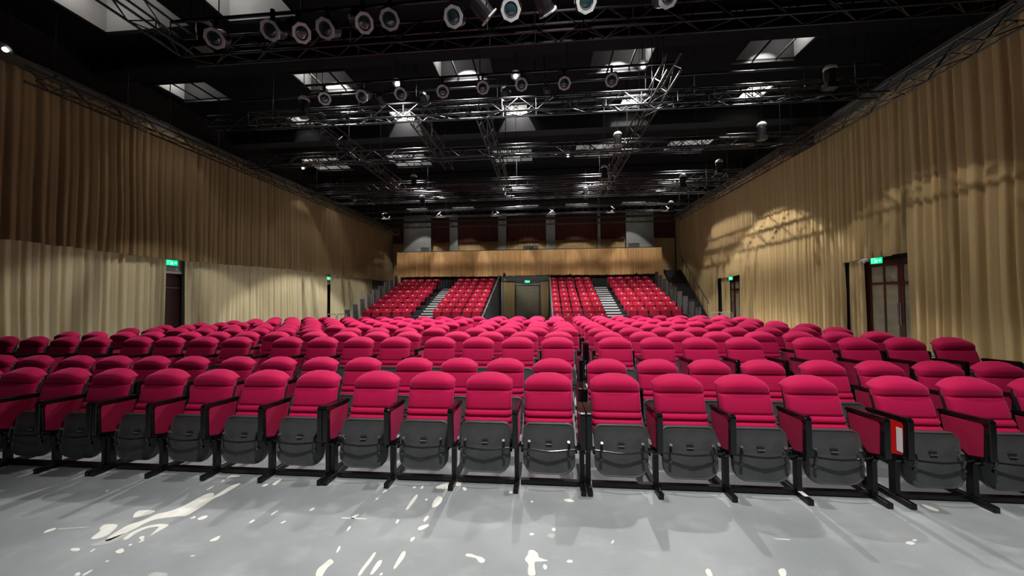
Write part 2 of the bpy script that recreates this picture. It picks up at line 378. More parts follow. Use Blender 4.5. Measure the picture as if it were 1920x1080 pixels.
def glazed_door(name, y0, y1, htop, sgn, cols=2):
    # double glazed timber door in the right wall hole, room face at XR
    D = bpy.data.objects.new(name, None); COL.objects.link(D); D['kind'] = 'structure'; D.location = (XR+.1, y0, 0)
    W = y1-y0; f = .09
    bm = bmesh.new(); box(bm, -.05, .08, 0, f, 0, htop); box(bm, -.05, .08, W-f, W, 0, htop); box(bm, -.05, .08, f, W-f, htop-f, htop)
    link_mesh('door_frame', bm, 'door_wood', D)
    lw = (W-2*f)/2-.004
    for q in range(2):
        a = f+q*(lw+.008); s = .085
        leaf = link_mesh('door_leaf', BX(-.02, .03, a, a+s, .03, htop-f-.005), 'door_wood', D)
        bm = bmesh.new()
        box(bm, -.02, .03, a+lw-s, a+lw, .03, htop-f-.005); mid = a+lw/2
        for (z0, z1) in ((.03, .30), (1.98, 2.06), (htop-f-.10, htop-f-.005)): box(bm, -.02, .03, a+s, a+lw-s, z0, z1)
        for (z0, z1) in ((.30, 1.98), (2.06, htop-f-.10)): box(bm, -.015, .025, mid-.03, mid+.03, z0, z1)
        link_mesh('door_rails', bm, 'door_wood', D)
        for (u0, u1) in ((a+s, mid-.03), (mid+.03, a+lw-s)):
            for (z0, z1) in ((.30, 1.98), (2.06, htop-f-.10)):
                link_mesh('pane', BX(.0, .012, u0, u1, z0, z1), 'frosted', D)
        hy = a+lw-.045 if q == 0 else a+.045
        bm = bmesh.new(); tube(bm, [(-.085, hy, .78), (-.085, hy, 1.42)], .013, 8)
        tube(bm, [(-.085, hy, .88), (-.02, hy, .88)], .008, 6); tube(bm, [(-.085, hy, 1.32), (-.02, hy, 1.32)], .008, 6)
        link_mesh('pull_handle', bm, 'chrome', D)
    link_mesh('door_backing', BX(.10, .14, 0, W, 0, htop), 'wall_dark', D)
    return D
glazed_door('door_1', 10.56, 12.84, 2.74, 1)
glazed_door('door_2', 20.02, 22.18, 2.65, 1)
exit_sign((XR-.27, 12.05, 2.72), R_(-90), 'green lit exit sign above the near glazed door, right wall')
exit_sign((XR-.27, 20.75, 2.62), R_(-90), 'small green lit exit sign over the far right doorway')
def flush_door(name, y0, y1, htop):
    D = bpy.data.objects.new(name, None); COL.objects.link(D); D['kind'] = 'structure'; D.location = (XL-.12, y0, 0)
    W = y1-y0; f = .08
    bm = bmesh.new(); box(bm, -.06, .14, 0, f, 0, htop); box(bm, -.06, .14, W-f, W, 0, htop); box(bm, -.06, .14, f, W-f, htop-f, htop)
    link_mesh('door_frame', bm, 'wall_grey', D)
    link_mesh('door_leaf', BX(-.03, .02, f+.004, W-f-.004, .02, 2.12, bev=.003), 'door_maroon', D)
    link_mesh('transom_panel', BX(-.03, .02, f+.004, W-f-.004, 2.135, htop-f-.004, bev=.003), 'door_maroon', D)
    link_mesh('joint_strip', BX(.0, .03, f, W-f, 2.12, 2.135), 'column_grey', D)
flush_door('door_3', 10.52, 11.98, 2.70)
flush_door('door_4', 19.92, 21.58, 2.64)
exit_sign((XL+.12, 11.35, 2.98), R_(90), 'green lit exit sign above the near left door')
exit_sign((XL+.12, 20.42, 2.92), R_(90), 'small green lit exit sign above the far left door')
bm = bmesh.new(); box(bm, XL+.002, XL+.03, 11.10, 11.16, 0, 2.75)
struct('trim_3', bm, 'column_grey')
# emergency light beside the near right sign
T = thing('emergency_light', 'twin-head emergency light beside the exit sign, near glazed door', 'emergency light', (XR-.2, 12.55, 2.78))
link_mesh('base', BX(0, .08, -.12, .12, -.05, .05, bev=.006), 'lamp_frame', T)
for q in (-.08, .08):
    bm = bmesh.new(); tube(bm, [(0, q, 0), (-.03, q, -.03), (-.09, q, -.06)], [.02, .035, .05], 10); link_mesh('lamp_head', bm, 'lamp_frame', T)

# ------------------------------------------------------------------ balcony and back wall
BY = 26.45
struct('balcony_floor', BX(-10.9, 8.35, BY+.25, YB, 3.3, 3.55), 'wall_dark')
bal = bpy.data.objects['balcony_floor']
def bnotch(s):
    v = 0
    for c, wd, h in ((8.15, .12, .35), (12.9, .07, .15), (17.6, .06, .12)):
        dd = abs(s-c)
        if dd < wd: v = h*(1-dd/wd)
    return v
curtain('balcony_curtain', 'orange-tan pleated curtain wrapped along the balcony front', 'curtain_orange', (-10.95, BY+.12), (8.45, BY+.12), 3.27, 5.15, (0, -1), .2, .09, 2.7, notch=bnotch, nz=6, hem=lambda s: .02*math.sin(s*.7)+.01*math.sin(s*9))
T = thing('balcony_railing', 'thin dark steel railing along the top of the balcony front', 'railing', (0, BY+.16, 0))
link_mesh('top_rail', TB([(-10.9, 0, 5.2), (8.4, 0, 5.2)], .025, 8), 'hanger', T)
for i in range(14):
    x = -10.9+i*19.3/13; link_mesh('rail_post', TB([(x, .02, 3.55), (x, .02, 5.2)], .02, 6), 'hanger', T)
T = thing('projector', 'black projector box on the balcony rail above the centre door', 'projector', at(995, 462, 1, BY+.45))
T.location.z = 5.22
link_mesh('body', BX(-.55, .55, -.25, .3, 0, .28, bev=.03), 'lamp_body', T)
link_mesh('lens', TB([(.1, -.25, .14), (.1, -.36, .14)], .09, 12), 'lens', T)
link_mesh('stand', BX(-.3, .3, -.15, .2, -1.67, 0), 'lamp_body', T)
# back wall columns with curtains between them
cols = [(757, 808), (843, 858), (934, 949), (1024, 1041), (1121, 1126), (1174, 1226)]
cx = []
for a, b in cols:
    pa, pb = at(a, 445, 1, YB-.4), at(b, 445, 1, YB-.4); cx.append((pa.x, pb.x))
    struct('column', BX(pa.x, pb.x, YB-.4, YB-.05, 3.551, ZC-.06), 'column_grey')
edges = [XL+.1]+[v for p in cx for v in p]+[XR-.1]
places = ['left corner', 'left doorway column', 'second and third columns', 'two centre columns', 'fourth and thin columns', 'thin column and right doorway', 'right corner']
for i in range(0, len(edges), 2):
    a, b = edges[i], edges[i+1]
    z0 = 3.56 if 0 < i < len(edges)-2 else .3
    curtain('curtain', f"brown back-wall curtain above the balcony by the {places[i//2]}", 'curtain', (a+.03, YB-.06), (b-.03, YB-.06), z0, 6.32, (0, -1), .19, .04, i+.5, nz=4)
    curtain('curtain', f"upper back-wall drape coloured maroon as shade, by the {places[i//2]}", 'curtain_back_shaded', (a+.03, YB-.2), (b-.03, YB-.2), 6.25, 8.3, (0, -1), .19, .04, i+1.5, nz=3, cat='drape')
for k, (xa, xb, xc) in enumerate(((789, 805, 806), (1178, 1199, 1200))):
    pa, pb = at(xa, 458, 1, YB-.46), at(xb, 458, 1, YB-.46)
    D = bpy.data.objects.new('door_%d' % (5+k), None); COL.objects.link(D); D['kind'] = 'structure'; D.location = (pa.x, YB-.46, 3.55)
    W = pb.x-pa.x
    link_mesh('door_leaf', BX(0, W, 0, .05, 0, 2.3), 'panel_mesh', D)
    bm = bmesh.new(); box(bm, -.06, 0, -.02, .06, 0, 2.38); box(bm, W, W+.06, -.02, .06, 0, 2.38); box(bm, 0, W, -.02, .06, 2.301, 2.38)
    link_mesh('door_frame', bm, 'column_grey', D)

# under-balcony screen behind the top seats and the centre doorway
VX0, VX1 = -3.15, .46
SY = 26.75
for a, b, nm in ((-10.8, VX0-.02, 'left'), (VX1+.02, 8.2, 'right')):
    T = thing('slatted_screen', f"black vertical-slatted screen under the balcony on the {nm} of the centre door", 'screen', (0, SY, 0))
    link_mesh('backing', BX(a, b, .06, .1, 0, 3.29), 'tier_black', T)
    bm = bmesh.new(); x = a+.05
    while x < b-.06:
        box(bm, x, x+.05, 0, .055, 0, 3.28); x += .2
    o = link_mesh('slat', bm, 'beam_dark', T); o['kind'] = 'stuff'
# centre doorway: light frame, lintel, curtains, door
struct('wall_centre', BX(VX0, VX1, 27.3, 27.45, 0, 3.29), 'wall_grey')
D = bpy.data.objects.new('door_7', None); COL.objects.link(D); D['kind'] = 'structure'; D.location = (-1.15, 27.25, 0)
link_mesh('door_leaf', BX(-.86, -.004, 0, .04, .02, 2.55, bev=.004), 'frosted', D)
link_mesh('door_leaf', BX(.004, .86, 0, .04, .02, 2.55, bev=.004), 'frosted', D)
bm = bmesh.new(); box(bm, -.94, -.865, -.04, .045, 0, 2.6); box(bm, .865, .94, -.04, .045, 0, 2.6); box(bm, -.94, .94, -.04, .045, 2.6, 2.68)
link_mesh('door_frame', bm, 'door_maroon', D)
link_mesh('lintel_strip', BX(-.95, .95, -.09, -.045, 2.62, 2.68), 'column_grey', D)
struct('trim_4', BX(VX0+.02, VX0+.17, 27.05, 27.2, 0, 2.95), 'column_grey')
struct('trim_5', BX(VX0+.02, VX1, 27.05, 27.18, 2.95, 3.28), 'wall_grey')
curtain('curtain', 'tan curtain left of the centre entrance door', 'curtain', (-2.95, 27.22), (-2.12, 27.22), .02, 2.85, (0, -1), .2, .05, 1.9)
curtain('curtain', 'tan curtain right of the centre entrance door', 'curtain', (-.16, 27.22), (.44, 27.22), .02, 2.85, (0, -1), .2, .05, 4.9)
exit_sign((-1.15, 27.0, 2.86), 0, 'green lit exit sign above the centre entrance door')

# ------------------------------------------------------------------ retractable tiered seating
TY0, TDY, TDZ = 19.13, .82, .28
NT = 9
blocks = [('far left block', -9.96, .5625, -10.35, -7.28), ('inner left block', -5.88, .545, -6.22, -3.38),
          ('inner right block', .77, .56, .66, 3.42), ('far right block', 4.77, .5625, 4.46, 7.42)]
def tier_stand(x0, x1, nm, aisles):
    T = thing('tiered_stand', f"black stepped seating stand on the {nm} of the centre entrance", 'seating stand', (0, 0, 0))
    for k in range(NT):
        y0 = TY0+TDY*k-.40; z = TDZ*k+.10
        link_mesh('tier_step', BX(x0, x1, y0, y0+TDY if k < NT-1 else SY-.02, 0 if k == 0 else z-.30, z, bev=.004), 'tier_carpet', T)
    for a, b in aisles:
        for k in range(NT):
            y0 = TY0+TDY*k-.40; z = TDZ*k+.10
            # half step in front of each tier plus light nosings
            st = link_mesh('stair_step', BX(a, b, y0-.41, y0-.001, z-.30 if k else 0, z-.14), 'tier_black', T)
            link_mesh('nosing', BX(a+.02, b-.02, y0-.425, y0-.411, z-.215, z-.14), 'nosing', st)
            link_mesh('nosing', BX(a+.02, b-.02, y0-.012, y0-.002, z-.07, z+.006), 'nosing', T)
    return T
tier_stand(-10.45, VX0-.06, 'left', [(-7.15, -6.3)])
tier_stand(VX1+.06, 7.6, 'right', [(3.5, 4.38)])
# skirt walls of the entrance passage, stepped
def skirt(x, nm, t=.05):
    T = thing('passage_skirt', f"black stepped side skirt on the {nm} of the centre entrance passage", 'skirt panel')
    for k in range(NT):
        y0 = TY0+TDY*k-.40; z = TDZ*k+.10
        link_mesh('skirt_panel', BX(x, x+t, y0+.004, y0+TDY-.004, 0, z+.55, bev=.004), 'tier_black', T)
    bm = bmesh.new()
    pts = []
    for k in range(NT+1):
        y0 = TY0+TDY*k-.40; z = TDZ*k+.10
        pts += [(y0, z+.50), (y0+.3, z+.66)]
    tube(bm, [(x+t/2, y, z) for y, z in pts], .05, 6)
    link_mesh('edge_cover', bm, 'panel_mesh', T)
skirt(VX0-.055, 'left'); skirt(VX1+.005, 'right')

def make_tier_seat():
    T = thing('tier_seat', '', 'seat')
    w2 = .235
    # backrest
    bm = bmesh.new(); n = 6
    poly = [(-w2, .30), (w2, .30), (w2, .66)] + [(w2-.05+.05*math.cos(a), .66+.06*math.sin(a)) for a in (R_(30), R_(60), R_(90))] + \
           [(-(w2-.05)-.05*math.sin(a), .66+.06*math.cos(a)) for a in (0, R_(30), R_(60))] + [(-w2, .66)]
    prism(bm, poly, -.04, .05, 'y'); bmesh.ops.recalc_face_normals(bm, faces=bm.faces)
    bmesh.ops.bevel(bm, geom=list(bm.edges), offset=.012, segments=2, affect='EDGES')
    for v in bm.verts:
        v.co.y += (v.co.z-.3)*.22
    link_mesh('backrest', bm, 'tier_red', T, smooth=False)
    # folded seat
    bm = BX(-w2+.012, w2-.012, -.16, -.045, .22, .58, bev=.03)
    link_mesh('seat', bm, 'tier_red', T)
    link_mesh('white_disc', TB([(0, .035, .655), (0, .008, .655)], .04, 10), 'nosing', T)  # small white disc on the backrest
    link_mesh('armrest', BX(w2+.006, w2+.046, -.20, .05, .46, .52, bev=.01), 'black_gloss', T)
    link_mesh('support', BX(-.03, .03, -.03, .04, 0, .3), 'black_metal', T)
    return T
ts = make_tier_seat(); register(ts); first = True
rowword = ['front'] + [ORD[i]+' row up' for i in range(1, 9)]
for (nm, x0, p, xa, xb) in blocks:
    for k in range(NT):
        if k == 0 and nm != 'inner right block': continue
        for j in range(5):
            if first: o = ts; first = False
            else: o = copy_tree(ts)
            gx = x0+p*j + (.06 if (j >= 3 if 'inner' in nm or nm == 'far left block' else j >= 2) else 0)-.03
            o.location = (gx, TY0+TDY*k, TDZ*k+.103)
            rw = 'front row' if k == 0 else ('top row' if k == 8 else f'{ORD[k]} row up')
            o['label'] = f"small red tip-up seat, {ORD[j]} from left in {nm}, {rw}"
            o['group'] = f'tip-up seats, {nm}'
            o['category'] = 'seat'
# guard panels stepping up the outer sides of the stands
for sx, nm in ((-10.62, 'left'), (7.75, 'right')):
    for k in range(9):
        y0 = TY0+TDY*k-.45; z = TDZ*k+.10
        T = thing('guard_panel', f"grey mesh guard panel on the {nm} edge of the stand, {ORD[k]} step up", 'guard panel', (sx, y0, 0), group=f'{nm} guard panels')
        poly = [(0.02, z+.05), (.62, z+.05), (.50, z+1.0), (.02-.1, z+1.0)]
        bm = bmesh.new(); prism(bm, [(a+.02, b) for a, b in poly], -.006, .006, 'x'); bmesh.ops.recalc_face_normals(bm, faces=bm.faces)
        link_mesh('mesh_infill', bm, 'panel_mesh', T)
        bm = bmesh.new(); P = [(0, a+.02, b) for a, b in poly]
        tube(bm, P+[P[0]], .022, 6); link_mesh('panel_frame', bm, 'steel_rail' if nm == 'left' else 'panel_mesh', T)
        link_mesh('panel_foot', BX(-.03, .03, .25, .35, 0, z+.06), 'tier_black', T)
# floor rails beside the stands
for sx, sy, nm in ((-10.9, 18.0, 'left'), (8.2, 17.9, 'right')):
    T = thing('hand_rail', f"low bent steel handrail on the floor before the {nm} guard panels", 'handrail', (sx, sy, 0))
    for q in (0, .5):
        link_mesh('rail_hoop', TB([(-.3+q, .2*q, 0), (-.3+q, .2*q, .82), (-.25+q, .2*q, .9), (.0+q+.15, .2*q, .9), (.2+q, .2*q, .82), (.2+q, .2*q, 0)], .02, 8), 'steel_rail', T)
    link_mesh('cross_rail', TB([(-.3, 0, .5), (.7, .1, .5)], .015, 6), 'steel_rail', T)
# steel stair to the balcony, right
T = thing('steel_stair', 'dark steel stair climbing to the balcony at the far right', 'stair', (8.6, 22.3, 0))
for k in range(12):
    y = .1+k*.34; z = .4+k*.26
    link_mesh('tread', BX(0, 1.1, y, y+.33, z, z+.04), 'tier_black', T)
    link_mesh('riser', BX(.001, 1.099, y+.30, y+.33, z+.041, z+.259), 'tier_black', T)
for q in (0, 1.1):
    link_mesh('stringer', PR([(0, .0), (.25, .0), (.35, .32), (4.3, 3.35), (4.3, 3.55), (4.05, 3.55), (0, .42)], q-.03 if q else -.032, q+.03 if not q else q+.002, 'x'), 'tier_black', T)
link_mesh('handrail', TB([(1.12, 0, 1.2), (1.12, .1, 1.35), (1.12, 4.0, 4.35), (1.12, 4.15, 4.5)], .025, 8), 'hanger', T)
for k in range(7):
    y = .15+k*.62; link_mesh('baluster', TB([(1.12, y, .35+y*.765), (1.12, y, 1.36+y*.765)], .014, 6), 'hanger', T)
# grey door behind the left guard panels / loudspeaker stub handled by wall colour

# ------------------------------------------------------------------ auditorium chairs
PCH = .58
def back_profile(t):
    """t 0 bottom .. 1 top: returns (z, y front, y back)"""
    z = .415+(.943-.415)*t
    base = -.165*max(0, 1-t)**.85 - .012
    bul = 0; hr = 0
    if abs(z-.785) < .002 or abs(z-.615) < .002 or abs(z-.555) < .002 or abs(z-.495) < .002: bul = -.008
    elif z > .785: u = (z-.785)/(.943-.785); bul = .044*math.sin(math.pi/2*min(1, u/.62)) - .085*max(0, (u-.55)/.45)**1.8; hr = 1
    elif z > .615: u = (z-.615)/.17; bul = .010*max(0, math.sin(math.pi*u))**.5
    elif z > .555: u = (z-.555)/.06; bul = .024*max(0, math.sin(math.pi*u))**.6
    elif z > .495: u = (z-.495)/.06; bul = .030*max(0, math.sin(math.pi*u))**.6
    else: u = (z-.415)/.08; bul = .032*max(0, math.sin(math.pi*(.12+u*.88)))**.6
    return z, base-.015-bul, base+.055, (bul if hr else 0)
def build_backrest():
    bm = bmesh.new()
    seams = [.415, .435, .455, .475, .489, .495, .501, .515, .535, .549, .555, .561, .585, .609, .615, .621, .64, .70, .76, .779, .785, .791, .81, .84, .87, .90, .92, .934, .943]
    us = [-1, -.96, -.9, -.8, -.6, -.3, 0, .3, .6, .8, .9, .96, 1]
    F = []; B = []
    for z in seams:
        t = (z-.415)/.528
        zz_, yf, yb, hb = back_profile(t)
        rowf = []; rowb = []
        # half width: shoulders rounded at the top
        for u in us:
            hw = .229-.004*(1-t)
            zt = z
            if z > .84:
                # arch: lower the outer columns
                k = (z-.84)/.103
                zt = .84 + (z-.84)*(1-.80*abs(u)**3.2*k**.0)
            e = max(0, abs(u)-.78)/.22
            ed = 1-math.sqrt(max(0, 1-e*e))
            yfe = yf + ed*.055 + max(0, hb)*abs(u)**4*.9
            yfe = min(yfe, yb-.03+.012*(1-abs(u)))
            xx = u*hw*(1-.05*((zt-.84)/.1)**2 if zt > .84 else 1)
            rowf.append(bm.verts.new((xx, yfe, zt))); rowb.append(bm.verts.new((xx*.995, yb-.01, zt)))
        F.append(rowf); B.append(rowb)
    n, mcols = len(seams), len(us)
    for i in range(n-1):
        for j in range(mcols-1):
            bm.faces.new((F[i][j], F[i][j+1], F[i+1][j+1], F[i+1][j])); bm.faces.new((B[i][j+1], B[i][j], B[i+1][j], B[i+1][j+1]))
        bm.faces.new((B[i][0], F[i][0], F[i+1][0], B[i+1][0])); bm.faces.new((F[i][-1], B[i][-1], B[i+1][-1], F[i+1][-1]))
    for j in range(mcols-1):
        bm.faces.new((F[0][j+1], F[0][j], B[0][j], B[0][j+1])); bm.faces.new((F[-1][j], F[-1][j+1], B[-1][j+1], B[-1][j]))
    return bm
def round_rect(w, z0, z1, rt, rb, n=5):
    pts = []
    for cx_, cz, r, a0 in ((w/2-rb, z0+rb, rb, -90), (w/2-rt, z1-rt, rt, 0), (-w/2+rt, z1-rt, rt, 90), (-w/2+rb, z0+rb, rb, 180)):
        for k in range(n+1):
            a = R_(a0+90*k/n); pts.append((cx_+r*math.cos(a), cz+r*math.sin(a)))
    return pts
def build_shell():
    bm = bmesh.new()
    pts = round_rect(.458, .40, .918, .14, .04)
    A = []; Bv = []
    for x, z in pts:
        t = (z-.415)/.528; t = min(1, max(0, t)); y = -.165*(1-t)**.85-.012
        A.append(bm.verts.new((x, y+.036, z))); Bv.append(bm.verts.new((x*.96, y+.075, z)))
    n = len(pts); bm.faces.new(A); bm.faces.new(Bv[::-1])
    for i in range(n): bm.faces.new((A[i], Bv[i], Bv[(i+1) % n], A[(i+1) % n]))
    bmesh.ops.recalc_face_normals(bm, faces=bm.faces)
    return bm
def pan_y(x, z):
    t = (z-.09)/.45
    return -.325+.055*t+.25*x*x*.6 - .03*math.sin(math.pi*t)*.5
def build_pan():
    bm = bmesh.new()
    loops = []
    for sc, dy in ((1.0, .035), (1.0, .006), (.975, -.003), (.955, .004), (.93, .007), (.6, .007), (.25, .007)):
        pts = round_rect(.462*sc, .325-.218*sc, .325+.218*sc, .065*sc, .115*sc)
        loops.append([bm.verts.new((x, pan_y(x, z)+dy, z)) for x, z in pts])
    n = len(loops[0])
    for i in range(len(loops)-1):
        for k in range(n): bm.faces.new((loops[i][k], loops[i][(k+1) % n], loops[i+1][(k+1) % n], loops[i+1][k]))
    bm.faces.new(loops[-1]); bm.faces.new(loops[0][::-1])
    bmesh.ops.recalc_face_normals(bm, faces=bm.faces)
    return bm
PANEL = [(-.415, .385), (-.30, .355), (-.105, .50), (-.075, .655), (-.41, .672), (-.425, .64)]
def side_stand(T, x, outer_mat='velvet_panel_shaded', paper=False, sticker=False):
    link_mesh('armrest', PR([(-.44, .655), (-.452, .668), (-.45, .69), (-.43, .705), (-.08, .688), (-.06, .67), (-.07, .655)], x-.0245, x+.0245, bev=.006), 'black_gloss', T)
    sp = link_mesh('side_panel', PR(PANEL, x-.019, x+.019, bev=.004), 'black_gloss', T)
    cy, cz = -.26, .54
    ins = [(cy+(a-cy)*.9, cz+(b-cz)*.9) for a, b in PANEL]
    for s, mm in ((-1, outer_mat), (1, 'velvet_panel_shaded')):
        link_mesh('panel_pad', PR(ins, *sorted((x+s*.0192, x+s*.0235)), bev=.002), mm, sp)
    if paper:
        q = link_mesh('paper_note', BX(x-.0262, x-.0237, -.405, -.355, .42, .61), 'paper', sp)
    link_mesh('front_strip', BX(x-.024, x+.024, -.452, -.424, .385, .675, bev=.006), 'black_gloss', T)
    link_mesh('pivot_hub', TB([(x-.0225, -.31, .34), (x+.0225, -.31, .34)], .032, 10), 'black_gloss', T)
    link_mesh('leg_post', BX(x-.02, x+.02, -.325, -.265, .045, .42, bev=.004), 'black_metal', T)
    ft = link_mesh('foot_bar', BX(x-.022, x+.022, -.455, .06, 0, .045, bev=.005), 'black_metal', T)
    if sticker: link_mesh('foot_sticker', BX(x-.018, x+.018, -.40, -.31, .0452, .0475), 'paper', ft)
def make_chair(kind='plain'):
    T = thing('auditorium_chair', '', 'chair')
    link_mesh('backrest', build_backrest(), 'velvet', T, smooth=True)
    link_mesh('back_shell', build_shell(), 'shell', T)
    pan = link_mesh('seat_pan', build_pan(), 'gray_plastic', T, smooth=True)
    bm = bmesh.new(); yy = pan_y(0, .385)
    box(bm, -.028, .028, yy-.004, yy+.006, .378, .398)
    link_mesh('grip_slot', bm, 'shell', pan)
    link_mesh('slot_lip', BX(-.028, .028, yy-.010, yy-.002, .369, .376), 'chrome', pan)
    pts = round_rect(.435, .11, .50, .06, .10)
    bm = bmesh.new(); A = [bm.verts.new((x, pan_y(x, z)+.037, z)) for x, z in pts]; B = [bm.verts.new((x*.92, pan_y(x, z)+.10, .3+(z-.3)*.93)) for x, z in pts]
    bm.faces.new(A); bm.faces.new(B[::-1])
    for i in range(len(pts)): bm.faces.new((A[i], B[i], B[(i+1) % len(pts)], A[(i+1) % len(pts)]))
    bmesh.ops.recalc_face_normals(bm, faces=bm.faces)
    link_mesh('seat_cushion', bm, 'velvet', T)
    # pivot bar bowing forward, with brackets
    bar = [(-.248, -.33, .342), (-.23, -.34, .342), (-.16, -.352, .340), (-.08, -.366, .335), (0, -.374, .333), (.08, -.366, .335), (.16, -.352, .340), (.23, -.34, .342), (.27, -.325, .342)]
    link_mesh('pivot_bar', TB(bar, .0085, 7), 'bar_metal', T)
    for s in (-1, 1):
        x = s*.178
        br = link_mesh('pivot_bracket', TB([(x*.97, -.315, .40), (x, -.350, .385), (x, -.358, .35), (x, -.350, .31), (x*1.02, -.340, .285)], [.007, .012, .011, .009, .008], 8), 'bar_metal', T)
        link_mesh('bracket_bolt', TB([(x*1.02, -.335, .268), (x*1.02, -.354, .268)], .014, 8), 'bar_metal', br)
        link_mesh('bracket_bolt', TB([(x*.97, -.325, .385), (x*.975, -.345, .41)], .013, 8), 'chrome', br)
    side_stand(T, PCH/2, sticker=(kind == 'sticker'))
    if kind in ('first', 'red'):
        side_stand(T, -PCH/2, outer_mat='red_gloss' if kind == 'red' else 'velvet_panel_shaded', paper=(kind == 'red'))
    link_mesh('floor_beam', BX(-PCH/2+.034, PCH/2-.0225, -.305, -.255, .010, .048, bev=.004), 'black_metal', T)
    link_mesh('rear_bracket', BX(-.20, .20, -.055, -.02, .30, .40), 'black_metal', T)
    for s in (-1, 1):
        link_mesh('side_arm', PR([(-.32, .30), (-.24, .30), (-.02, .44), (-.04, .56), (-.10, .50), (-.30, .36)], s*.24-.008, s*.24+.008), 'black_metal', T)
    return T
protos = {k: make_chair(k) for k in ('plain', 'first', 'red', 'sticker')}
for p in protos.values(): register(p)
ALPHA = -.007; Y1, SP, H1, H2 = 3.604, .83, .943, 1.115
# measured centres of the backrests; units of seats listed left block (from the centre gap outward) and right block
ROWS = [
 ([[1027.6, 918, 813.3, 709], [603, 507.4, 410.7, 321], [219, 139, 59, -25]], [[1149.6, 1262.6, 1386, 1509.5], [1679, 1810, 1950]]),
 ([[1035, 947, 862, 779], [679, 603, 526, 449], [361, 289.5, 218, 146.7], [71, 2]], [[1135.8, 1230.5, 1327, 1428], [1536, 1642, 1749, 1868]]),
 ([[1044, 971, 898, 825.7], [741, 674.4, 608.5, 541], [442, 383, 326, 262.6], [178.7, 124, 69, 18]], [[1154, 1231, 1310.6, 1389.7], [1522, 1604, 1693, 1782]]),
 ([[1046, 983, 920.5, 857], [766, 706.5, 648, 591], [518, 462, 411, 358], [285.6, 232, 182, 128]], [[1142, 1206, 1276.5, 1345], [1421, 1490, 1563, 1636]]),
 ([[1060, 1004, 949, 894], [813, 762, 709.5, 658], [582, 534, 487, 438.5], [381, 333, 290, 244]], [[1123, 1181, 1239, 1299.5], [1379, 1443, 1503.6, 1566]]),
 ([[1056, 1007, 958, 910], [823, 776, 730, 682], [626, 584, 542, 499], [432, 392, 350, 308]], [[1114, 1165.5, 1217, 1268.6], [1344, 1399, 1456, 1514]]),
 ([[1052, 1008, 965.6, 921], [842, 800, 759, 718], [667, 627, 588.6, 549], [490, 448, 415, 379]], [[1103.5, 1150, 1196, 1241], [1297, 1345, 1393, 1443]]),
 ([[1036, 995, 954, 916], [860, 821, 783, 745], [699, 662, 624, 586], [548, 513, 480, 446]], [[1098, 1141, 1181, 1224], [1272.5, 1317, 1360, 1404]]),
 ([[1041, 1004, 968, 931], [872, 837, 802, 765.6], [724.5, 691, 657, 625], [584, 548, 514, 480]], [[1092, 1130, 1169, 1207], [1267, 1308, 1347, 1386]]),
 ([[1043, 1008, 972, 938], [895, 861, 828, 797], [747, 716, 683, 652], [608, 577, 548, 518]], [[1087, 1123, 1160, 1196], [1235, 1274, 1309, 1347]]),
]
def px_to_x(px, Y, h):
    # intersect the pixel column with the line of backrest tops of a row
    lo, hi = -25., 25.
    def prj(X):
        v = Vector((X, Y+ALPHA*X, h))-CAM; d = v.dot(FWD)
        return 960+F_PX*v.dot(RGT)/d if d > .1 else (-1e6 if X < 0 else 1e6)
    for _ in range(60):
        mid = (lo+hi)/2
        if prj(mid) < px: lo = mid
        else: hi = mid
    return lo
used = set(); PUP = []
for rn, (L, Rr) in enumerate(ROWS):
    Y = Y1+SP*rn; z0 = 0 if rn < 2 else .172; h = .90+z0
    rw = 'front row' if rn == 0 else ('last row of main block' if rn == 9 else f'{ORD[rn]} row')
    for side, units in (('left', L), ('right', Rr)):
        cnt = 0
        if side == 'left': edge = None; first_left = None
        else: edge = first_left
        for ui, u in enumerate(units):
            xsu = [px_to_x(p, Y, h) for p in u]; n = len(xsu)
            mk = (n-1)/2; mean = sum(xsu)/n
            sg = -1 if side == 'left' else 1
            b = sum((k-mk)*(x-mean) for k, x in enumerate(xsu))/max(.01, sum((k-mk)**2 for k in range(n))) if n > 1 else sg*PCH
            b = sg*min(.59, max(.572, abs(b)))
            pos = [mean+b*(k-mk) for k in range(n)]
            # keep a clear gap to the previous unit
            if edge is not None:
                need = edge + sg*.634; 
                sh = (need-pos[0])*sg
                if sh > 0: pos = [x+sg*sh for x in pos]
            edge = pos[-1]
            if side == 'left' and first_left is None: first_left = pos[0]
            for k, x in enumerate(pos):
                leftmost = (k == n-1) if side == 'left' else (k == 0)
                kind = 'first' if leftmost else 'plain'
                if rn == 0 and side == 'right' and ui == 1 and k == 0: kind = 'red'
                if rn == 0 and side == 'right' and ui == 0 and k == 2: kind = 'sticker'
                if kind in used: o = copy_tree(protos[kind])
                else: o = protos[kind]; used.add(kind)
                o.location = (x, Y+ALPHA*x, z0+.0015); o.rotation_euler = (0, 0, math.atan(ALPHA)+rnd.uniform(-.006, .006))
                extra = ' with bright red side panel' if kind == 'red' else (' with white sticker on foot' if kind == 'sticker' else '')
                o['label'] = f"crimson velvet chair{extra}, {ORD[cnt]} {side} of the centre gap, {rw}"
                o['category'] = 'chair'; o['group'] = f'theatre chairs, {rw}'
                cnt += 1

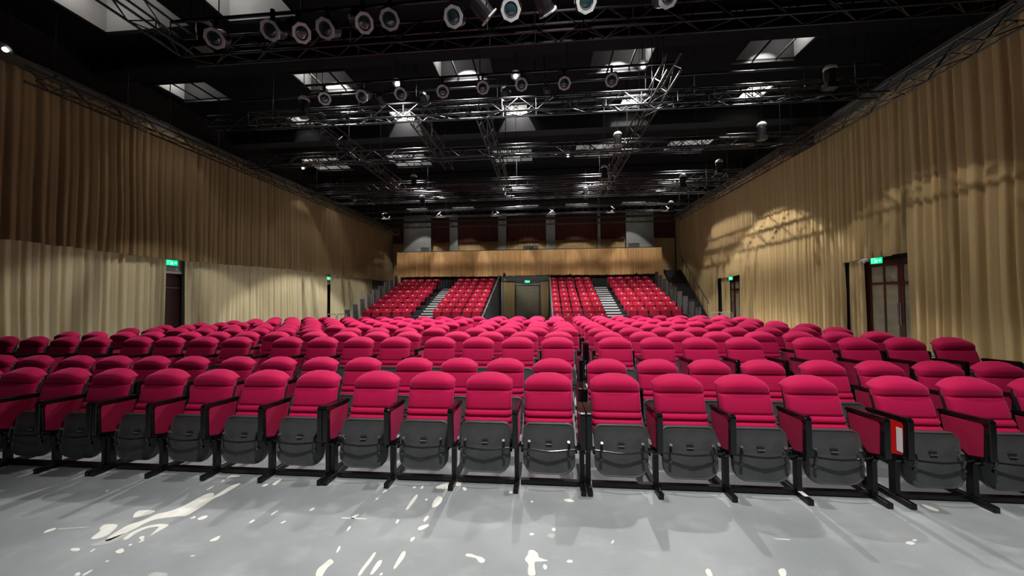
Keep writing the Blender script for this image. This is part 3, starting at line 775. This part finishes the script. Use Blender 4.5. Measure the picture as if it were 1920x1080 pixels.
# ------------------------------------------------------------------ worn paint on the floor
def patch(org, s, pts, m_='paint_white'):
    P = [at(org[0]+u/s, org[1]+v/s, 2, 0) for u, v in pts]
    for _ in range(2):
        Q = []
        for i in range(len(P)):
            a, b = P[i], P[(i+1) % len(P)]; Q += [a*.78+b*.22, a*.22+b*.78]
        P = Q
    bm = bmesh.new(); vs = [bm.verts.new((p.x, p.y, .0012)) for p in P]
    f = bm.faces.new(vs); bmesh.ops.triangulate(bm, faces=[f]); bmesh.ops.recalc_face_normals(bm, faces=bm.faces)
    for f in bm.faces:
        if f.normal.z < 0: f.normal_flip()
    o = link_mesh('bare_patch', bm, m_, floor); return o
A = ((60, 880), 3.84)
for pts in ([(965,310),(1085,270),(1195,205),(1270,172),(1312,170),(1310,190),(1290,205),(1350,170),(1420,125),(1500,95),(1503,105),(1430,150),(1370,185),(1300,215),(1255,250),(1190,290),(1110,340),(1060,338),(960,350),(870,365),(800,395),(740,430),(650,470),(560,515),(520,520),(560,480),(690,400),(800,370),(900,320)],
 [(720,350),(750,300),(830,293),(900,298),(850,325),(770,345)], [(410,505),(500,440),(480,430),(520,395),(625,395),(600,430),(540,480),(470,503)],
 [(640,510),(720,450),(820,410),(920,392),(995,398),(960,420),(905,450),(840,488),(900,430),(920,410),(820,425),(740,465),(690,505)],
 [(270,578),(300,565),(350,570),(340,588),(290,592)], [(590,595),(650,565),(668,590),(630,610)], [(75,460),(110,435),(175,420),(170,435),(100,458)],
 [(760,530),(790,510),(765,495),(790,480),(815,482),(800,500),(815,510),(780,528)], [(690,548),(720,533),(722,545),(700,553)],
 [(1250,150),(1305,117),(1312,122),(1265,150)], [(1400,65),(1430,42),(1500,42),(1495,55),(1430,55),(1405,70)], [(1355,90),(1385,73),(1390,85),(1362,95)],
 [(1135,355),(1175,333),(1180,348),(1150,358)], [(1188,355),(1235,335),(1275,333),(1240,360),(1200,368)], [(1650,120),(1690,105),(1705,110),(1670,125)],
 [(1722,112),(1780,70),(1803,72),(1750,118)], [(1555,388),(1590,362),(1610,365),(1580,388)], [(1713,333),(1750,300),(1782,295),(1730,330)],
 [(1785,388),(1825,368),(1828,378),(1795,392)], [(1265,522),(1320,490),(1362,475),(1335,515)], [(1135,625),(1170,617),(1175,625),(1145,630)],
 [(410,597),(445,572),(462,575),(430,595)], [(523,665),(550,653),(558,660),(535,670)], [(350,765),(435,720),(438,728),(375,768)], [(300,768),(320,745),(350,740),(345,768)],
 [(528,158),(545,148),(555,152),(540,162)]): patch(*A, pts)
for pts in ([(415,548),(470,525),(560,500),(640,470),(700,450),(690,480),(600,520),(520,548),(440,556)], [(835,760),(880,740),(980,745),(975,775),(840,775)], [(180,425),(420,412),(420,420),(180,440)]): patch(*A, pts, 'paint_greyish')
B = ((540, 880), 3.31)
for pts in ([(725,253),(760,200),(795,155),(810,162),(775,215),(745,252)], [(888,238),(905,190),(935,165),(960,175),(955,205),(920,235)], [(848,190),(860,178),(870,188),(855,198)],
 [(838,322),(850,295),(875,287),(872,305),(848,327)], [(802,378),(812,355),(875,338),(878,352),(830,378)], [(757,448),(762,425),(790,418),(785,435),(768,450)],
 [(665,335),(675,312),(692,310),(688,328),(675,340)], [(385,305),(410,285),(450,277),(430,290),(405,312)], [(362,390),(372,360),(393,350),(385,370),(368,385)],
 [(297,520),(310,485),(325,472),(327,490),(308,518)], [(168,672),(180,620),(220,590),(262,552),(290,578),(250,605),(225,640),(210,672)],
 [(428,662),(460,610),(500,560),(535,513),(550,518),(515,575),(470,630),(450,662)], [(505,655),(530,610),(560,565),(588,563),(575,595),(545,630),(525,655)],
 [(650,618),(675,570),(710,510),(733,508),(725,545),(690,590),(665,620)], [(565,660),(572,645),(590,642),(585,658)],
 [(1100,540),(1105,523),(1140,525),(1170,538),(1205,545),(1227,565),(1210,583),(1185,580),(1168,552),(1130,545)],
 [(1465,560),(1490,530),(1492,502),(1525,500),(1555,525),(1552,545),(1590,560),(1625,568),(1560,575),(1530,572),(1530,610),(1540,662),(1490,662),(1488,625),(1495,590)],
 [(1580,600),(1590,588),(1610,600),(1605,622),(1588,622)], [(1725,575),(1740,560),(1765,565),(1770,578),(1745,583)], [(1495,402),(1512,393),(1530,400),(1520,412),(1503,411)],
 [(1635,378),(1645,360),(1662,370),(1655,388)], [(1708,188),(1740,182),(1780,195),(1770,205),(1725,202)], [(1365,148),(1385,133),(1395,140),(1395,150)],
 [(1080,110),(1105,112),(1110,130),(1090,135)], [(905,115),(960,90),(1000,80),(990,125),(940,122)], [(1040,105),(1045,80),(1080,78),(1070,105)], [(580,150),(600,130),(620,125),(610,140)],
 [(540,185),(560,175),(562,183),(548,190)], [(125,258),(150,240),(170,238),(150,258)], [(820,122),(830,105),(845,100),(835,122)], [(770,112),(790,105),(795,115),(780,120)],
 [(1502,200),(1515,193),(1525,203),(1512,208)], [(330,299),(490,305),(490,311),(330,305)]): patch(*B, pts)
patch(*B, [(1605,415),(1625,395),(1665,405),(1640,432)], 'paint_greyish')
Cc = ((1100, 880), 2.341)
for pts in ([(518,440),(540,435),(558,472),(530,472)], [(838,440),(865,433),(878,450),(875,472),(850,472)], [(1397,320),(1420,314),(1445,325),(1430,333),(1405,328)],
 [(1425,312),(1440,305),(1455,313),(1440,318)], [(1462,150),(1500,160),(1550,180),(1540,187),(1500,175)], [(105,325),(115,310),(123,313),(113,327)], [(810,303),(895,308),(895,312),(830,307)]): patch(*Cc, pts)

# ------------------------------------------------------------------ rigging: box trusses
TS = .30; TZ = 6.6
def box_truss(p0, p1, label, bay=.45, single=False, s=TS, hgt=.36, group='black box trusses under the ceiling'):
    p0, p1 = Vector(p0), Vector(p1); L = (p1-p0).length; d = (p1-p0)/L
    side = Vector((-d.y, d.x, 0)).normalized()
    T = thing('box_truss', label, 'truss', p0, math.atan2(d.y, d.x), group)
    h = s/2
    cor = [(-h, 0), (h, 0), (h, hgt), (-h, hgt)]
    for a, b in cor: link_mesh('chord', TB([(0, a, b), (L, a, b)], .024, 6), 'truss_metal', T)
    n = max(2, round(L/bay)); bw = L/n
    faces = [((-h, 0), (-h, hgt)), ((h, hgt), (h, 0)), ((-h, 0), (h, 0))]
    bms = bmesh.new()
    if single:
        proto = {}
        for fi, (a, b) in enumerate(faces[:2]):
            me = None
            for k in range(n):
                u, v = (a, b) if k % 2 == 0 else (b, a)
                key = (fi, k % 2)
                if key not in proto:
                    o = link_mesh('brace', TB([(0, *u), (bw, *v)], .012, 5), 'lacing', T); proto[key] = o.data; o.location = (k*bw, 0, 0)
                else:
                    o = bpy.data.objects.new('brace', proto[key]); COL.objects.link(o); o.parent = T; o.location = (k*bw, 0, 0)
        for k in range(n):
            u, v = faces[2] if k % 2 == 0 else faces[2][::-1]
            tube(bms, [(k*bw, *u), ((k+1)*bw, *v)], .012, 5)
        for k in range(0, n+1, 2):
            tube(bms, [(k*bw, -h, 0), (k*bw, -h, hgt)], .012, 5); tube(bms, [(k*bw, h, 0), (k*bw, h, hgt)], .012, 5)
    else:
        for (a, b) in faces:
            for k in range(n):
                u, v = (a, b) if k % 2 == 0 else (b, a)
                tube(bms, [(k*bw, *u), ((k+1)*bw, *v)], .012, 4)
    o = link_mesh('cross_lacing', bms, 'lacing', T); o['kind'] = 'stuff'
    for q in range(2 if L < 9 else 5):
        xx = (.2+.6*q)*L if L < 9 else .5+(L-1)*q/4
        link_mesh('hanger_rod', TB([(xx, h, hgt-.01), (xx, h, ZC-p0.z-.0005)], .012, 5), 'hanger', T)
    return T
cross = [(6.75, -7.2, 7.9, 'nearest cross truss, carrying the big octagonal lamps', True),
         (9.55, -8.2, 8.4, 'second cross truss, carrying the smaller lamps and bright floodlights', True),
         (12.45, -10.9, 8.4, 'third cross truss from the camera', True),
         (15.9, -10.9, 8.4, 'fourth cross truss, behind the hanging beam', False),
         (17.9, -10.9, 8.4, 'fifth cross truss, over the last rows of the main block', False),
         (21.4, -10.9, 8.4, 'sixth cross truss, over the front of the tiered stands', False),
         (24.4, -10.9, 8.4, 'seventh cross truss, nearest the balcony', False)]
for y, a, b, nm, sg in cross: box_truss((a, y, TZ), (b, y, TZ), 'black box truss, '+nm, single=sg)
for y, a, b, nm in ((11.0, -10.9, 8.2, 'raised cross truss between the second and third'), (14.2, -10.9, 8.2, 'raised cross truss between the third and fourth'), (19.9, -10.9, 8.2, 'raised cross truss between the fifth and sixth'), (23.0, -10.9, 8.2, 'raised cross truss between the sixth and seventh'), (26.0, -11.0, 8.4, 'raised cross truss above the balcony front')):
    box_truss((a, y, TZ+.75), (b, y, TZ+.75), 'black box truss, '+nm, single=False)
cy_ = [c[0] for c in cross]
sec = ['before the nearest cross truss', 'between nearest and second cross trusses', 'between second and third cross trusses', 'between third and fourth cross trusses', 'between fourth and fifth cross trusses', 'between fifth and sixth cross trusses', 'between sixth and seventh cross trusses', 'behind the seventh cross truss']
bounds = [-50]+cy_+[60]
for x, y0, y1, nm in ((-7.05, 1.5, 6.75, 'upper left'), (-6.4, 9.55, 15.9, 'left of centre'), (-3.5, 9.55, 13.5, 'left-centre cabled'),
                      (-1.62, 9.55, 17.9, 'near middle'), (2.9, 8.0, 17.9, 'right-centre ladder-like'), (8.75, 7.2, 24.4, 'right curtain side'),
                      (-11.3, 7.0, 27.5, 'left curtain side')):
    for q in range(len(bounds)-1):
        a, b = max(y0, bounds[q]+(.19 if abs(x) < 8.6 else .03)), min(y1, bounds[q+1]-(.19 if abs(x) < 8.6 else .03))
        if b-a > .8: box_truss((x, a, TZ), (x, b, TZ), f'black lengthwise truss, {nm} line, {sec[q]}', single=(x == -7.05), bay=.45)
# long dark pipes and cable trays
for i, (y, z, a, b) in enumerate(((6.12, 6.92, -6.9, 2.6), (8.82, 7.25, -6.2, 3.2), (10.47, 7.93, -9.5, 9.2), (14.9, 7.6, -9.5, 9), (18.9, 7.4, -10.5, 9), (22.3, 7.3, -10.5, 8.5), (13.1, 7.2, -4.5, 9))):
    o = thing('lighting_pipe', '', 'pipe', (0, y, z)); link_mesh('pipe', TB([(a, 0, 0), (b, 0, 0)], .03, 8), 'truss_metal', o)
    for q in range(5): link_mesh('hanger_rod', TB([(a+.4+(b-a-.8)*q/4, 0, .02), (a+.4+(b-a-.8)*q/4, 0, ZC-z-.0005)], .01, 5), 'hanger', o)
    tag(o, f"long straight black lighting pipe, {['nearest', 'second', 'third', 'fifth', 'sixth', 'rearmost', 'fourth'][i]} of the pipes across the ceiling", 'pipe', 'lighting pipes')

# ------------------------------------------------------------------ stage lamps
def ring_pts(r, n=8, rot=22.5): return [(r*math.cos(R_(rot+360*k/n)), r*math.sin(R_(rot+360*k/n))) for k in range(n)]
def make_fresnel():
    T = thing('stage_lamp', '', 'stage light')      # lens faces local -Y and down
    rot = Matrix.Rotation(R_(36), 4, 'X')
    def put(name, bm, m_, smooth=False):
        bmesh.ops.transform(bm, matrix=rot, verts=bm.verts); return link_mesh(name, bm, m_, T, smooth)
    put('body', TB([(0, -.05, 0), (0, .05, 0), (0, .28, 0), (0, .36, 0)], [.135, .145, .145, .09], 14), 'lamp_body')
    bm = bmesh.new()
    I = ring_pts(.118, 16, 0)
    Ov = [[bm.verts.new((x, y, z)) for x, z in ring_pts(.175, 16, 0)] for y in (-.08, -.055)]
    for ring in Ov:
        for k, v in enumerate(ring):
            f = 1.0 if k % 2 == 0 else .925
            v.co.x *= f; v.co.z *= f
    Iv = [[bm.verts.new((x, y, z)) for x, z in I] for y in (-.08, -.055)]
    for k in range(16):
        q = (k+1) % 16
        bm.faces.new((Ov[0][k], Ov[0][q], Iv[0][q], Iv[0][k])); bm.faces.new((Ov[1][q], Ov[1][k], Iv[1][k], Iv[1][q]))
        bm.faces.new((Ov[0][q], Ov[0][k], Ov[1][k], Ov[1][q])); bm.faces.new((Iv[0][k], Iv[0][q], Iv[1][q], Iv[1][k]))
    bmesh.ops.recalc_face_normals(bm, faces=bm.faces)
    put('colour_frame', bm, 'lamp_frame')
    bm = bmesh.new(); bmesh.ops.create_uvsphere(bm, u_segments=16, v_segments=8, radius=.115)
    for v in bm.verts: v.co = Vector((v.co.x, v.co.z*.35-.045, v.co.y))
    bmesh.ops.recalc_face_normals(bm, faces=bm.faces)
    put('lens', bm, 'lens', True)
    link_mesh('yoke', TB([(-.17, .08, .03), (-.18, .06, .12), (-.12, .03, .22), (.12, .03, .22), (.18, .06, .12), (.17, .08, .03)], .013, 6), 'lamp_body', T)
    link_mesh('clamp', BX(-.03, .03, -.01, .05, .22, .40), 'hanger', T)
    return T
fr = make_fresnel(); register(fr); ff = True
def place_lamp(x, y, Y, label, group, rz=0., sc=1.):
    global ff
    p = at(x, y, 1, Y)
    if 8.5 < Y < 9: p.z = max(p.z, 6.88)
    if ff: o = fr; ff = False
    else: o = copy_tree(fr)
    o.location = p; o.rotation_euler = (0, 0, rz); o.scale = (sc,)*3
    o['label'] = label; o['category'] = 'stage light'; o['group'] = group
    return o
near = [(405, 72, .35), (510, 57, .12), (562, 60, 1.2), (613, 54, .0), (680, 42, 1.0), (731, 37, .3), (852, 32, -.1), (912, 26, 2.2), (958, 19, .05), (1024, 15, 2.6), (1098, 4, .1), (1250, -6, .2)]
for i, (x, y, rz) in enumerate(near):
    place_lamp(x, y, 6.1, f"large round stage lamp, {ORD[i]} from left on the nearest truss", 'large lamps on the nearest truss', rz=rz)
small = [(608, 187, .7), (680, 183, 0), (752, 184, .1), (830, 172, .3), (905, 164, .2), (978, 158, -.1), (1058, 156, 0), (1147, 150, -.2)]
for i, (x, y, rz) in enumerate(small):
    place_lamp(x, y, 8.8, f"smaller round stage lamp, {ORD[i]} from left on the second truss", 'smaller lamps on the second truss', rz=rz, sc=.92)
tiny = [(718, 193, 0), (798, 192, 0), (950, 182, 0), (1028, 180, 0)]
for i, (x, y, rz) in enumerate(tiny):
    place_lamp(x, y, 10.45, f"dull grey stage lamp, {ORD[i]} from left behind the second truss", 'dull lamps behind the second truss', rz=2.9, sc=.8)
# bright work floods, lit
def flood(x, y, Y, label, power, r=.055, on='lamp_on'):
    p = at(x, y, 1, Y); T = thing('work_floodlight', label, 'floodlight', p, group='lit work floodlights')
    bm = bmesh.new(); bmesh.ops.create_uvsphere(bm, u_segments=12, v_segments=8, radius=r); link_mesh('bulb', bm, on, T, smooth=True)
    link_mesh('reflector', TB([(0, .05, .12), (0, .04, .08), (0, .0, .03)], [.05, .10, .13], 12), 'lamp_body', T)
    link_mesh('stem', TB([(0, .05, .12), (0, .05, ZC-p.z-.0005)], .012, 6), 'hanger', T)
    if power: spot('flood_beam', p+Vector((0, 0, -.09)), power, 118, .6, (p.x, p.y, 0), radius=.07)
flood(745, 158, 9.2, 'brilliant lit floodlight, left one of the three brightest', 1350)
flood(967, 143, 9.2, 'brilliant lit floodlight, middle one of the three brightest', 1500)
flood(1206, 124, 9.2, 'brilliant lit floodlight, right one of the three brightest', 1350)
flood(1065, 292, 14.2, 'small lit lamp hanging below the right-centre light well', 60, .05, 'lamp_soft')
flood(568, 315, 14.2, 'small lit lamp hanging near the left curtain', 60, .05, 'lamp_soft')
flood(10, 93, 6.9, 'small lit lamp at the far upper left edge', 0, .05, 'lamp_soft')
# white-topped moving heads
def dome(x, y, Y, label):
    p = at(x, y, 1, Y-.42); T = thing('moving_head_lamp', label, 'stage light', p, group='white-topped lamps on the trusses')
    bm = bmesh.new(); bmesh.ops.create_uvsphere(bm, u_segments=14, v_segments=8, radius=.14)
    for v in bm.verts: v.co.z = v.co.z*.8 if v.co.z > 0 else v.co.z*.5
    link_mesh('head_cover', bm, 'dome_white', T, smooth=True)
    link_mesh('head_body', TB([(0, 0, -.03), (0, 0, -.12), (0, 0, -.34)], [.125, .13, .10], 12), 'lamp_body', T)
    link_mesh('hanger_rod', TB([(0, 0, .1), (0, 0, ZC-p.z-.0005)], .01, 5), 'hanger', T)
    link_mesh('yoke_base', BX(-.13, .13, -.10, .10, -.47, -.345, bev=.01), 'lamp_body', T)
for i, (x, y, Y, l) in enumerate(((383, 48, 6.7, 'at the corner beside the leftmost large lamp'), (570, 188, 9.4, 'at the left end of the second truss'), (1428, 235, 12.4, 'at the right end of the third truss'), (1556, 130, 9.5, 'high beside the right curtain'),
        (1158, 253, 12.4, 'on the third truss right of centre'), (776, 331, 15.7, 'on the fourth truss left of centre'), (1133, 314, 15.5, 'on the fourth truss right of centre'), (1348, 304, 15.7, 'on the fourth truss at its right'),
        (792, 370, 16.95, 'on the fifth truss left of centre'), (1098, 355, 18.9, 'on the fifth truss right of centre'), (1258, 380, 20.6, 'at the right end of the sixth truss'), (1280, 331, 15.9, 'under the right end of the fourth truss'))):
    dome(x, y, Y, 'white-topped black moving lamp '+l)
# draped cables
def cable(x0, y0, x1, y1, Y, sag, label):
    a, b = at(x0, y0, 1, Y), at(x1, y1, 1, Y); pts = []
    for k in range(11):
        t = k/10; p = a.lerp(b, t); p.z -= sag*4*t*(1-t); p.y += .05*math.sin(t*9); pts.append(p)
    o = link_mesh('cable', TB(pts, .011, 6), 'black_gloss'); tag(o, label, 'cable', 'power cables draped on trusses')
cable(452, 70, 508, 75, 6.8, .12, 'cable looped between the two leftmost large lamps')
cable(1140, 8, 1192, 8, 6.8, .2, 'black cable looped on the nearest truss beyond the large lamps')
cable(1200, -5, 1260, -3, 6.8, .2, 'rightmost black cable looped on the nearest truss')
cable(582, 205, 660, 200, 9.5, .15, 'longer black cable draped at the left end of the second truss')
cable(600, 212, 690, 196, 9.6, .2, 'lower black cable draped at the left end of the second truss')
cable(1110, 172, 1150, 170, 9.5, .1, 'short black cable under the rightmost smaller lamp')
cable(1400, 176, 1455, 172, 9.55, .2, 'black cable draped near the right curtain truss')
cable(600, 342, 635, 340, 15.8, .15, 'black cable draped on the fourth truss at its left')
# loudspeaker box by the right curtain
p = at(1492, 260, 0, 9.4)
T = thing('loudspeaker', 'black loudspeaker box hanging beside the right curtain', 'loudspeaker', p)
link_mesh('cabinet', BX(-.3, .3, -.5, .5, -.45, .25, bev=.03), 'lamp_body', T)
link_mesh('grille', BX(-.27, .27, -.52, -.501, -.42, .22, bev=.004), 'panel_mesh', T)
link_mesh('bracket', BX(-.02, .02, -.03, .03, .25, ZC-p.z-.01), 'hanger', T)
